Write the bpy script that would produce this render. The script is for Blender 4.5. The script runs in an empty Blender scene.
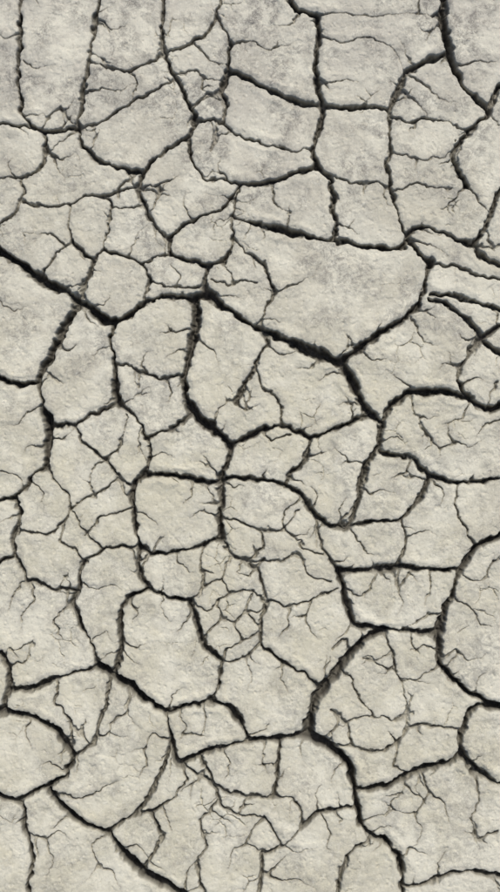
import bpy, math, numpy as np
rng=np.random.default_rng(23)
S=0.0025
TR="""
5|20,-20 21,0 20,30 18,60 20,90 22,112 30,124 45,131 60,130 78,128
4|-20,122 0,125 22,126 34,127
4.5|99,-20 98,0 94,22 90,45 86,75 82,100 78,128
3.5|90,62 110,66 126,73 134,67 150,62 166,54
4.5|165,-20 164,0 162,18 160,35 167,55 174,75 187,95 193,110 196,122
3|78,128 100,122 124,110 140,98 160,88 176,79
4.5|78,128 84,146 100,160 120,168 139,171
4|196,122 185,138 166,150 151,163 140,178 137,190 145,205 150,217
4|196,121 215,119 226,126 237,136 255,141 282,149
3|224,-10 216,15 208,30 192,44 178,48 168,52
4.5|230,45 228,72 222,90 226,105 222,122
3|216,18 224,32 230,45
4.5|228,70 250,80 275,92 300,102 321,106
5|280,-20 288,0 300,11 316,16 320,35 316,60 318,85 322,105 318,130 312,150 318,168
4.5|322,105 345,108 370,106 388,112 392,100 400,85 405,72 425,62 446,55
6|445,-20 444,0 443,20 448,40 452,65 462,85 478,100 489,112
5|510,80 500,86 492,104 488,115 470,130 456,146 454,160 463,180 466,186
4|388,112 390,140 388,165 392,190 398,215 408,238 418,252 429,264
4.5|318,168 330,180 334,205 335,238
4.5|318,168 290,176 260,183 238,187 228,181 206,178 195,165 186,140
4.5|238,187 230,200 222,210 202,215 180,227 171,238 172,254 190,261 208,267 224,262 234,243 233,218 238,187
5.5|233,216 260,226 295,233 335,241 370,246 398,249 410,240
2|326,174 350,181 388,186
2|394,190 420,185 452,189
5|512,175 500,192 488,222 473,243 450,234 424,225 408,236
4|473,243 488,260 510,270
3|429,264 455,266 480,276 510,281
3.5|44,131 45,150 41,168 22,178 -10,180
2.5|22,178 25,195 14,214 -8,232
9|-25,238 0,250 20,262 45,282 70,292 79,301 95,312 114,322
6.5|114,322 130,316 145,302 165,296 190,298 208,295
8|208,295 225,308 250,323 275,336 300,347 325,356 340,361
7|340,361 360,348 385,331 405,318 420,298 428,278 430,262
2.5|25,202 45,206 70,205 68,225 73,241 56,254 42,275
3|70,205 84,197 102,195 137,187
4.5|73,241 85,254 93,262 86,283 79,300
4.5|93,262 101,250 125,255 142,263 151,277 146,298
3|101,250 108,225 112,206 102,195
2|112,206 130,209 145,205
3|142,263 158,256 172,254
2.5|151,280 168,288 190,288 204,284
3|150,217 164,234 171,239
4.5|208,267 204,283 208,295
3.5|236,240 246,251 262,262 269,283 275,294 266,309 262,327
2|212,278 228,285 243,280 256,283
2t|275,292 294,286 310,279 322,263
7|79,301 68,320 56,345 45,365 38,384 42,405 49,425 48,445 45,467
6.5|-20,374 0,379 15,385 38,380
6|114,322 110,340 115,365 115,390 119,404
4|49,424 75,425 95,412 119,404
4.5|119,404 134,414 144,430 150,445 148,472
7|196,299 198,325 190,350 185,378 188,400 200,420 220,432 231,445
3.5|115,364 132,365 145,375 165,378 184,374
4|147,438 165,430 185,421 194,410
5.5|231,445 228,465 216,484 195,480 165,475 148,472 138,482 133,500 136,525 139,547
5.5|231,443 250,435 280,425 310,438 330,430 355,420 372,414
7|340,361 350,375 358,395 369,411 382,425
5|265,334 268,347 253,368 243,388 236,403
3|253,368 262,385 278,399 284,425
6|382,425 390,405 410,395 440,392 470,400 486,411 510,402
4|430,298 450,308 468,320 481,336 471,350 458,368 460,388 470,400
4|430,293 460,297 482,305 510,312
5|512,320 498,326 481,336 494,350 510,360
2t|412,318 418,332 432,345 440,344
5.5|382,425 380,445 365,465 360,490 352,515 345,528
5|345,528 330,525 313,512 300,495 286,485 265,480 235,477 220,481
4|310,438 305,460 290,475 286,485
4.5|381,453 408,457 430,476 460,482 510,479
4.5|432,478 416,503 400,519 375,522 346,527
3.5|400,519 406,538 399,566
2.5|460,482 456,505 464,528 474,545
5|338,570 370,570 396,566 430,570 458,571
3.5|316,515 318,535 324,552 338,570
2.5t|346,527 360,540 366,553 378,556
6|512,530 498,536 476,546 459,571 455,590 442,615 438,640 438,665
7.5|438,665 455,680 475,697 495,704 515,706
5.5|338,570 345,600 356,624 385,630 439,632
7.5|385,630 366,640 350,655 335,675 318,695 311,715 309,734
5|-15,500 0,500 14,498 30,480 46,467
4.5|14,498 20,515 13,540 16,556 0,562 -10,566
3|16,531 45,536 66,520 71,508
3|46,467 62,488 71,508
2.5|66,520 60,540 78,552 84,562
4.5|16,556 29,580 58,588 79,590
4.5|84,562 78,575 79,590 73,604 82,625 93,648 96,667
3.5|84,562 104,550 120,547 139,547
3|75,427 86,446 105,460 120,480 134,488
2.5|128,415 120,438 118,450 105,460
2.5|71,508 95,495 120,480
2.5|83,535 100,518 134,508
2|71,508 84,530 104,550
5.5|139,547 152,555 175,552 205,545 221,540
5|221,540 219,515 222,481
4.5|139,547 140,570 150,590 170,598 190,602
5|150,590 128,598 120,620 121,645 117,662 116,675
5|190,602 195,620 205,645 222,661 220,680 212,700
6.5|212,700 190,705 165,710 140,695 118,676 96,667
5|-15,650 0,655 7,668 10,690
4.5|10,690 35,688 60,678 96,667
4.5|10,690 0,712
5.5|-15,708 0,711 30,715 58,733 72,755
5.5|72,755 66,778 40,788 15,800 -15,792
3.5|72,755 84,752 96,740 101,715 108,700 111,678
2.5|60,678 56,700 70,722 72,755
7|50,790 65,808 85,825 106,830 120,850 140,870 165,885 195,905
4.5|15,800 25,810 25,832 35,856 28,880 30,910
4|106,829 135,815 152,790 165,766 171,741 165,710
3t|50,790 76,800 98,790 120,780
5|171,741 180,762 198,756 222,747 248,742 275,739 309,734
5.5|212,700 228,706 241,722 250,741
3.5|222,661 245,656 261,641 263,620 268,603
5|261,646 285,663 308,678 321,690
7.5|309,734 330,745 349,765 355,790 360,825 370,835 385,840 398,855 402,880 402,910
5.5|356,789 385,785 420,770 448,763 462,752
5.5|512,707 478,706 464,720 461,750 475,770 495,784 515,790
4.5|278,740 278,770 273,797
3.5|273,797 292,800 301,812 301,826 284,845 262,855 261,875 258,910
4.5|301,826 320,812 355,806
4|333,910 342,870 354,850 372,837
5|402,885 430,884 455,872 475,872 512,880
3|180,762 200,775 225,790 250,797 273,797
3|180,762 186,780 172,800 150,812 135,815
3|198,756 212,775 218,800 240,815 262,818 284,845
3|150,812 162,835 150,858 142,870
2.5|218,800 200,820 208,845 196,865 205,900
2.5t|262,818 250,840 232,852 228,872
2.5|332,710 345,722 372,716 395,720 408,712
2.5|345,722 352,745 330,745
2.5|352,745 375,752 398,742 408,728 440,725 462,730
2.5|372,716 360,700 352,678 338,672
2.5|385,632 392,655 396,672 402,684 408,712
2|396,672 376,664 362,660
2|402,684 420,678 438,668
2|408,712 408,728
2|398,742 395,765 410,774
2.5t|475,770 480,800 470,820 478,850
2t|360,825 385,812 400,796 405,785
2t|420,770 428,792 415,812 422,835 412,850
2t|428,792 445,806 450,825
2t|440,884 438,865 448,850
3|221,540 232,555 248,562 262,578 266,600
2.5|221,515 240,522 262,530 285,527 300,510
2.5|262,530 262,548 248,562
2.5|300,497 285,512 285,527 305,548 322,555
2|248,562 275,562 300,552
2|205,545 200,566 205,585 190,602
2|205,585 222,580 232,592 252,590 266,600
2|232,555 226,568 222,580
2|190,602 205,610 216,600 232,592
2|216,600 220,618 208,632 202,640
2|220,618 236,622 246,612 252,590
2|236,622 240,640 228,650 222,660
2|240,640 262,634
2|246,612 264,612
2.5|266,600 290,608 310,600 335,590
2|300,552 308,575 330,580
2t|310,600 305,625 318,640
2t|290,608 288,630 276,640
2|330,650 345,640 350,655
2.5t|263,560 250,575 240,572
2t|24,60 38,68 52,66
2t|18,32 8,38 -5,36
2t|40,129 52,112 66,106 74,96
2t|99,20 112,28 128,24
2t|87,92 102,88 116,92 134,84
2.5t|130,72 136,86 134,100
2t|196,44 212,60 226,64
2t|174,74 195,70 208,78 226,78
2.5|193,110 205,98 222,92
2.5t|230,45 252,42 270,50 296,44
2t|300,11 286,26 270,26
2t|320,36 345,42 370,38 392,48 405,70
2t|318,16 345,12 372,17 400,13 443,17
2t|322,84 345,80 360,84
2.5|391,116 410,122 424,116 445,122 470,130
2t|389,150 415,158 440,156 455,150
2t|406,74 424,84 440,98 460,104
2t|455,66 475,60 500,62
2t|489,112 500,124 512,126
2.5t|466,186 478,198 490,214
2t|466,186 450,204 452,220
2t|210,120 216,135 212,150
2.5|137,171 120,184 118,196
2t|46,150 62,158 76,152
2t|78,130 62,142 46,150
3t|228,181 218,168 222,152
2t|137,190 150,186 168,192
2t|233,216 216,222 214,238
3t|282,149 296,152 312,150
2t|270,184 274,200 290,212
2t|408,240 430,244 448,258
2t|350,376 334,372 318,380
2t|322,356 312,368 296,366
2t|268,347 285,356 296,352
2t|369,412 355,402 340,404
2t|352,420 352,404 346,396
2t|236,403 246,410 262,404
2t|190,350 176,350 165,358
2t|190,330 172,332 164,322
2t|145,375 142,360 150,350
2.5t|165,378 172,392 168,404
2t|200,340 214,350 220,368
2t|212,426 216,410 228,400
2.5|262,430 270,440 290,436
2t|50,440 64,438 74,430
2t|105,460 92,470 88,484
2t|148,458 162,452 172,456
2t|220,520 205,512 190,518
2t|136,512 150,516 158,528
2t|190,479 192,494 184,506
2t|120,480 126,494 134,500
2t|30,480 42,492 40,508
2t|29,580 16,590 8,612
2t|30,580 34,600 24,612 20,632
2t|73,604 60,612 52,626
2t|7,668 24,662 34,640
2t|121,640 134,648 148,644
2t|130,598 138,612 134,624
2t|160,596 162,612 172,622
2.5t|175,552 178,566 192,572
2t|84,585 98,590 110,584 120,590
2t|93,640 104,632 112,640
2t|165,710 172,694 186,688
2t|118,676 130,690 128,712 140,730
2t|128,712 112,724 108,742
2t|171,741 152,735 144,748 128,752
2t|144,748 148,764 138,778
2t|30,715 26,735 34,750
2t|66,770 48,764 36,768
2t|204,704 206,722 200,736
2t|178,706 184,726 180,742
2t|245,656 252,672 246,690
2t|285,663 280,680 290,694
2t|265,740 262,760 268,775
2t|309,734 300,748 304,762
2t|345,762 334,772 330,786
2t|222,747 230,765 226,782
2t|240,815 245,800 256,796
2t|320,812 315,796 322,784
2t|320,812 330,832 326,848 342,862
2t|284,845 300,852 315,848
2t|262,872 280,880 300,878 318,890
2t|25,832 45,838 58,830 72,840
2t|45,838 52,860 46,880
2t|106,830 92,848 96,866 84,880
2t|96,866 112,872 120,888
2t|120,850 135,846 150,858
2t|185,890 186,872 196,865
2t|370,835 382,826 396,828
2t|398,855 416,850 430,856
2.5t|500,830 480,838 462,832
2t|438,650 425,645 412,652
2t|410,632 412,645 420,655
2t|345,590 362,596 372,588
2t|400,568 396,586 404,604 398,616
2t|430,571 432,588 424,604
2t|442,615 428,612 418,620
2t|459,571 474,580 490,576
2t|455,600 472,608 480,624 496,628
2t|438,660 456,652 468,660 486,654
2t|475,697 478,680 490,668
2t|360,490 374,494 384,488 396,494
2t|365,465 352,460 342,464
2t|345,528 338,510 346,496
2t|313,512 318,498 312,486
2t|305,455 318,456 330,450
2t|410,457 404,472 392,478
2t|382,440 396,436 406,442
2t|410,395 414,412 428,418 440,414
2t|470,400 460,418 444,424
2t|440,450 455,440 470,446 486,438
2t|420,425 432,440 440,450 436,464
2t|500,420 484,424 474,440
2t|430,478 442,492 438,506
2t|406,538 424,530 436,536
2t|360,348 372,360 388,360
2t|458,368 444,362 436,370
2t|481,336 466,340 458,332
2t|460,385 476,378 488,384
2t|500,380 490,392 486,410
2t|40,384 52,376 60,382
2t|56,345 70,350 80,342
2t|112,345 98,350 92,362
2t|0,300 14,310 28,306
2t|42,405 26,412 18,424 4,426
2t|48,445 32,446 20,456
2t|0,470 16,474 24,486
"""
polys=[]
for l in TR.strip().splitlines():
    w,p=l.split('|'); t=w.endswith('t'); w=float(w.rstrip('t'))
    if w>=4: w=w*1.06+.2
    polys.append((w,t,np.array([[float(a) for a in q.split(',')] for q in p.split()])))
def catmull(P,n=5):
    if len(P)<3: return P
    Q=np.vstack([2*P[0]-P[1],P,2*P[-1]-P[-2]]); out=[]
    for i in range(1,len(Q)-2):
        a,b,c,d=Q[i-1:i+3]
        for t in np.arange(n)/n:
            cr=.5*((2*b)+(c-a)*t+(2*a-5*b+4*c-d)*t*t+(3*b-a-3*c+d)*t**3)
            out.append(.4*cr+.6*(b+(c-b)*t))
    out.append(P[-1]); return np.array(out)
main=[(w,t,catmull(p)) for w,t,p in polys]
extra=[]
def walk(p0,a,n,w,lo=4,hi=9):
    q=[np.array(p0,float)]
    for j in range(n):
        a+=rng.normal(0,.36); q.append(q[-1]+rng.uniform(lo,hi)*np.array([math.cos(a),math.sin(a)]))
    extra.append((w,True,np.array(q)))
    return q,a
for w,t,p in main:
    L=np.hypot(*np.diff(p,axis=0).T).sum()
    for k in range(rng.poisson(L/(70 if w>3 else 140))):
        i=rng.integers(1,len(p)-1) if len(p)>2 else 0
        d=p[min(i+1,len(p)-1)]-p[i-1]; a=math.atan2(d[1],d[0])+rng.choice([-1,1])*rng.uniform(.7,1.9)
        q,a2=walk(p[i],a,rng.integers(2,6),rng.uniform(1.3,2.4))
        if len(q)>4 and rng.random()<.3:
            walk(q[len(q)//2],a2+rng.choice([-1,1])*rng.uniform(.7,1.4),2,1.3)
# ---------- grid ----------
def axis(lo,hi,step,far):
    c=list(np.arange(lo,hi+step,step)); s=step
    up=[];x=c[-1]
    while x<far:
        s*=1.035; x+=s; up.append(x)
    s=step; dn=[];x=c[0]
    while x>-far:
        s*=1.035; x-=s; dn.append(x)
    return np.array(dn[::-1]+c+up)
st=0.6
gx=axis(-10,510,st,60000.); gy=axis(-10,902,st,60000.)
nx,ny=len(gx),len(gy); print('grid',nx,ny)
X,Y=np.meshgrid(gx,gy)
X=X.astype(np.float32);Y=Y.astype(np.float32)
def vnoise(x,y,sc,seed):
    r=np.random.default_rng(seed); T=r.random((256,256)).astype(np.float32)*2-1
    u=x/sc+1000.37;v=y/sc+1000.71
    i=np.floor(u).astype(np.int64);j=np.floor(v).astype(np.int64)
    a=u-i;b=v-j; a=a*a*a*(a*(a*6-15)+10); b=b*b*b*(b*(b*6-15)+10)
    i&=255;j&=255;i1=(i+1)&255;j1=(j+1)&255
    return ((T[j,i]*(1-a)+T[j,i1]*a)*(1-b)+(T[j1,i]*(1-a)+T[j1,i1]*a)*b).astype(np.float32)
def rot(a): return X*math.cos(a)+Y*math.sin(a), -X*math.sin(a)+Y*math.cos(a)
def N(sc,seed): 
    x,y=rot(seed*1.7); return vnoise(x,y,sc,seed)
WX=X+1.6*N(17,1)+1.6*N(7,2)+.9*N(3.4,3)+.3*N(1.8,71)
WY=Y+1.6*N(17,4)+1.6*N(7,5)+.9*N(3.4,6)+.3*N(1.8,72)
WM=1+.5*N(34,8)+.28*N(10,9)
K=0.8
acc=np.zeros_like(X);accw=np.zeros_like(X)
def add(w,t,p,M=24):
    x0,y0=p.min(0)-M-5;x1,y1=p.max(0)+M+5
    a,b=np.searchsorted(gx,[x0,x1]);c,d=np.searchsorted(gy,[y0,y1])
    if b-a<2 or d-c<2: return
    wx=WX[c:d,a:b];wy=WY[c:d,a:b]; f=np.full(wx.shape,1e3,np.float32)
    n=len(p)-1
    for k in range(n):
        A=p[k];B=p[k+1];m=M+5
        c2,d2=np.searchsorted(gy[c:d],[min(A[1],B[1])-m,max(A[1],B[1])+m])
        a2,b2=np.searchsorted(gx[a:b],[min(A[0],B[0])-m,max(A[0],B[0])+m])
        u=wx[c2:d2,a2:b2];v=wy[c2:d2,a2:b2]
        D=B-A;L=D@D+1e-9
        h=np.clip(((u-A[0])*D[0]+(v-A[1])*D[1])/L,0,1)
        dist=np.hypot(u-A[0]-h*D[0],v-A[1]-h*D[1])
        hw=w/2
        s=(k+h)/n
        hw=hw*(1-.95*s**1.5) if t else hw
        f[c2:d2,a2:b2]=np.minimum(f[c2:d2,a2:b2],dist-hw*WM[c:d,a:b][c2:d2,a2:b2])
    e=np.exp(-K*np.clip(f,-12,40)); e[f>M]=0
    acc[c:d,a:b]+=e; accw[c:d,a:b]+=e*w
for w,t,p in main: add(w,t,p)
for w,t,p in extra: add(w,t,p,10)
def voro(x,y,cell,seed):
    r=np.random.default_rng(seed);J=r.random((128,128,2)).astype(np.float32)
    u=x/cell;v=y/cell;i=np.floor(u).astype(np.int64);j=np.floor(v).astype(np.int64)
    F1=np.full(u.shape,9.,np.float32);F2=F1.copy();P1=np.zeros(u.shape+(2,),np.float32);P2=P1.copy()
    for dj in (-1,0,1):
        for di in (-1,0,1):
            q=J[(j+dj)&127,(i+di)&127]
            px=i+di+.1+.8*q[...,0];py=j+dj+.1+.8*q[...,1]
            d=((u-px)**2+(v-py)**2).astype(np.float32)
            m=d<F1; m2=(~m)&(d<F2)
            F2=np.where(m,F1,np.where(m2,d,F2))
            pp=np.stack([px,py],-1).astype(np.float32)
            P2=np.where(m[...,None],P1,np.where(m2[...,None],pp,P2)); P1=np.where(m[...,None],pp,P1); F1=np.where(m,d,F1)
    return (F2-F1)/(2*np.maximum(np.hypot(P2[...,0]-P1[...,0],P2[...,1]-P1[...,1]),.05))*cell
ins=np.minimum(np.minimum(X+6,506-X),np.minimum(Y+6,898-Y))
far=np.maximum(np.maximum(-X,X-500),np.maximum(-Y,Y-892))
f2=voro(WX+14*N(60,31),WY+14*N(60,32),88.,5)-2.6*WM
f3=voro(WX+6*N(30,33),WY+6*N(30,34),38.,6)-1.0*WM
f3=f3+2.0*np.clip(.3-N(90,35),0,2)
pen=np.clip(ins,0,12)*6
for ff,w in((f2,5.5),(f3,2.0)):
    e=np.exp(-K*np.clip(ff+pen,-12,40)); e[ff+pen>30]=0
    acc+=e;accw+=e*w
hm=np.clip(1.5*N(42,41)+.9*N(15,42),-2,2)
def blob(cx,cy,r): return np.exp(-((X-cx)**2+(Y-cy)**2)/r**2)
cl=1.05*blob(235,605,38)+.5*blob(400,700,42)+.45*blob(220,820,60)+.4*blob(290,590,50)+.2*blob(110,720,60)
f4=voro(WX+4*N(20,43),WY+4*N(20,44),19.,9)
hw=np.clip(.62*(hm-1.05)+.75*cl,-3,.6)
f4=f4-hw+np.clip(-hw,0,3)*3
fm=np.where(acc>1e-9,-np.log(np.maximum(acc,1e-9))/K,30.)
W=np.where(acc>1e-9,accw/np.maximum(acc,1e-9),3.)
f=np.minimum(fm,40)
def prof(f,W):
    D=np.clip(W*4.3,6,30)
    inside=-D*(1-np.exp(-np.clip(-f,0,20)*9.5/D))
    sh=-np.clip(W*.15,.1,1.1)
    return np.where(f<0,sh+inside,sh*np.exp(-np.clip(f,0,40)/(.7+.24*W)))
z=prof(f,W)
z=z+prof(f4,np.full_like(f4,1.3))*(f>0)
z+=1.15*np.exp(-((f-4.8)/3.2)**2)*np.clip(W/6,0,1)*(.6+.8*N(40,64))
fade=np.clip(1-(np.maximum(far,0)-250)/900,0.0,1)
z*=fade
surf=1.1*N(60,50)+.7*N(24,51)+.34*N(10,52)+.18*N(4.6,53)+.10*N(2.3,54)
pits=np.clip(N(3.0,55)*N(4.1,56)-.22,0,1)*-1.5
fl=N(15,61)+.6*N(6,62)+.3*N(2.8,63)
crust=.5*np.clip((fl-.35)*4,0,1)+.35*np.clip((-.5-fl)*4,0,1)
z+=(surf+pits+crust)*fade
z+=np.where(f<-.3,(2.6*N(5,57)+1.6*N(2.4,59))*np.clip(-f,0,2)/2*fade,0)
z+=np.clip(far-3000,0,None)*0.004*N(5000,60)
co=np.empty((nx*ny,3),np.float32)
co[:,0]=((X-250)*S).ravel();co[:,1]=((446-Y)*S).ravel();co[:,2]=(z*S).ravel()
idx=np.arange(nx*ny).reshape(ny,nx)
q=np.stack([idx[1:,:-1],idx[1:,1:],idx[:-1,1:],idx[:-1,:-1]],-1).reshape(-1,4).astype(np.int32)
me=bpy.data.meshes.new('cracked_mud_ground')
me.vertices.add(nx*ny);me.vertices.foreach_set('co',co.ravel())
me.loops.add(q.size);me.loops.foreach_set('vertex_index',q.ravel())
me.polygons.add(len(q));me.polygons.foreach_set('loop_start',np.arange(len(q),dtype=np.int32)*4)
me.update(calc_edges=True)
me.polygons.foreach_set('use_smooth',np.ones(len(q),bool))
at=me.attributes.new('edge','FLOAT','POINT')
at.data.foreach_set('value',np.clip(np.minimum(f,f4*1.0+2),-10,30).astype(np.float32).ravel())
ob=bpy.data.objects.new('cracked_mud_ground',me);bpy.context.collection.objects.link(ob)
# ---------- material ----------
m=bpy.data.materials.new('dry_mud');m.use_nodes=True;nt=m.node_tree;n=nt.nodes;n.clear();lk=nt.links.new
outn=n.new('ShaderNodeOutputMaterial');bs=n.new('ShaderNodeBsdfPrincipled');lk(bs.outputs[0],outn.inputs[0])
bs.inputs['Roughness'].default_value=.95
bs.inputs['Specular IOR Level'].default_value=.12
tc=n.new('ShaderNodeTexCoord')
def noise(sc,det=6,rough=.6,dist=0):
    a=n.new('ShaderNodeTexNoise');a.inputs['Scale'].default_value=sc;a.inputs['Detail'].default_value=det
    a.inputs['Roughness'].default_value=rough;a.inputs['Distortion'].default_value=dist
    lk(tc.outputs['Object'],a.inputs['Vector']);return a.outputs[0]
def ramp(src,a,b,c0=0,c1=1):
    r=n.new('ShaderNodeMapRange');r.inputs[1].default_value=a;r.inputs[2].default_value=b;r.inputs[3].default_value=c0;r.inputs[4].default_value=c1
    lk(src,r.inputs[0]);return r.outputs[0]
def mix(fac,A,B,bt='MIX'):
    x=n.new('ShaderNodeMix');x.data_type='RGBA';x.blend_type=bt
    for s,v in((x.inputs[0],fac),(x.inputs[6],A),(x.inputs[7],B)):
        if isinstance(v,(int,float,tuple)): s.default_value=v
        else: lk(v,s)
    return x.outputs[2]
sep=n.new('ShaderNodeSeparateXYZ');lk(tc.outputs['Object'],sep.inputs[0])
def math2(op,a,b):
    x=n.new('ShaderNodeMath');x.operation=op
    for s,v in((x.inputs[0],a),(x.inputs[1],b)):
        if isinstance(v,(int,float)): s.default_value=v
        else: lk(v,s)
    return x.outputs[0]
big=noise(2.2,4,.55)
gy_=math2('ADD',ramp(sep.outputs['Y'],0,1.05),math2('MULTIPLY',math2('SUBTRACT',big,.5),1.6))
gcl=ramp(gy_,0,1)
col=mix(gcl,(.495,.475,.372,1),(.445,.428,.365,1))
col=mix(ramp(noise(6,7,.7,.5),.42,.60,0,.8),col,(.61,.595,.495,1))
cl_=ramp(noise(7,5,.6,.8),.44,.58,.12,1)
gr=ramp(noise(40,10,.85,.4),.45,.57)
sp=math2('MULTIPLY',math2('MULTIPLY',cl_,gr),ramp(gcl,0,1,.50,.95))
col=mix(sp,col,(.19,.183,.163,1))
col=mix(ramp(noise(140,5,.8),.55,.70,0,.5),col,(.20,.193,.163,1))
col=mix(ramp(noise(80,5,.8),.54,.66,0,.45),col,(.68,.665,.57,1))
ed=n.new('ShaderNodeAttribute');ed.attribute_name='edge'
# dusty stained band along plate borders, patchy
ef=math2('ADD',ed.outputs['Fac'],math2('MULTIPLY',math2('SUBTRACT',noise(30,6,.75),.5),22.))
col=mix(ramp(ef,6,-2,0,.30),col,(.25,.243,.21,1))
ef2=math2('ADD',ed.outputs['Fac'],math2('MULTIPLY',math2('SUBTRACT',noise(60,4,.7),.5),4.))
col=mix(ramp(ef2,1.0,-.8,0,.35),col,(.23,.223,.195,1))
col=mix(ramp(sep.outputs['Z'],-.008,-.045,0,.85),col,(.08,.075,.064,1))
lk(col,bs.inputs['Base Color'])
bp=n.new('ShaderNodeBump');bp.inputs['Distance'].default_value=.0045;bp.inputs['Strength'].default_value=.6
lk(noise(90,9,.74),bp.inputs['Height']);lk(bp.outputs[0],bs.inputs['Normal'])
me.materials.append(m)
# ---------- light ----------
w=bpy.data.worlds.new('World');bpy.context.scene.world=w;w.use_nodes=True
wn=w.node_tree.nodes;bg=wn['Background'];sk=wn.new('ShaderNodeTexSky');sk.sky_type='NISHITA';sk.sun_disc=False
el=math.radians(57);az=math.radians(20)
sk.sun_elevation=el;sk.sun_rotation=az;sk.dust_density=3;sk.ozone_density=.6
bg.inputs[1].default_value=.125;w.node_tree.links.new(sk.outputs[0],bg.inputs[0])
sl=bpy.data.lights.new('sun','SUN');sl.energy=2.85;sl.angle=math.radians(7);sl.color=(1,.94,.86)
so=bpy.data.objects.new('sun',sl);bpy.context.collection.objects.link(so)
from mathutils import Vector
d=Vector((math.sin(az)*math.cos(el),math.cos(az)*math.cos(el),math.sin(el)))
so.rotation_euler=d.to_track_quat('Z','Y').to_euler()
cam=bpy.data.cameras.new('camera');co_=bpy.data.objects.new('camera',cam);bpy.context.collection.objects.link(co_)
H=4.5;co_.location=(0,0,H);cam.sensor_fit='VERTICAL';cam.sensor_height=36;cam.lens=36*H/(892*S);cam.clip_end=2000;cam.clip_start=.01
sc=bpy.context.scene;sc.camera=co_
sc.view_settings.view_transform='Standard';sc.view_settings.look='None';sc.view_settings.exposure=0
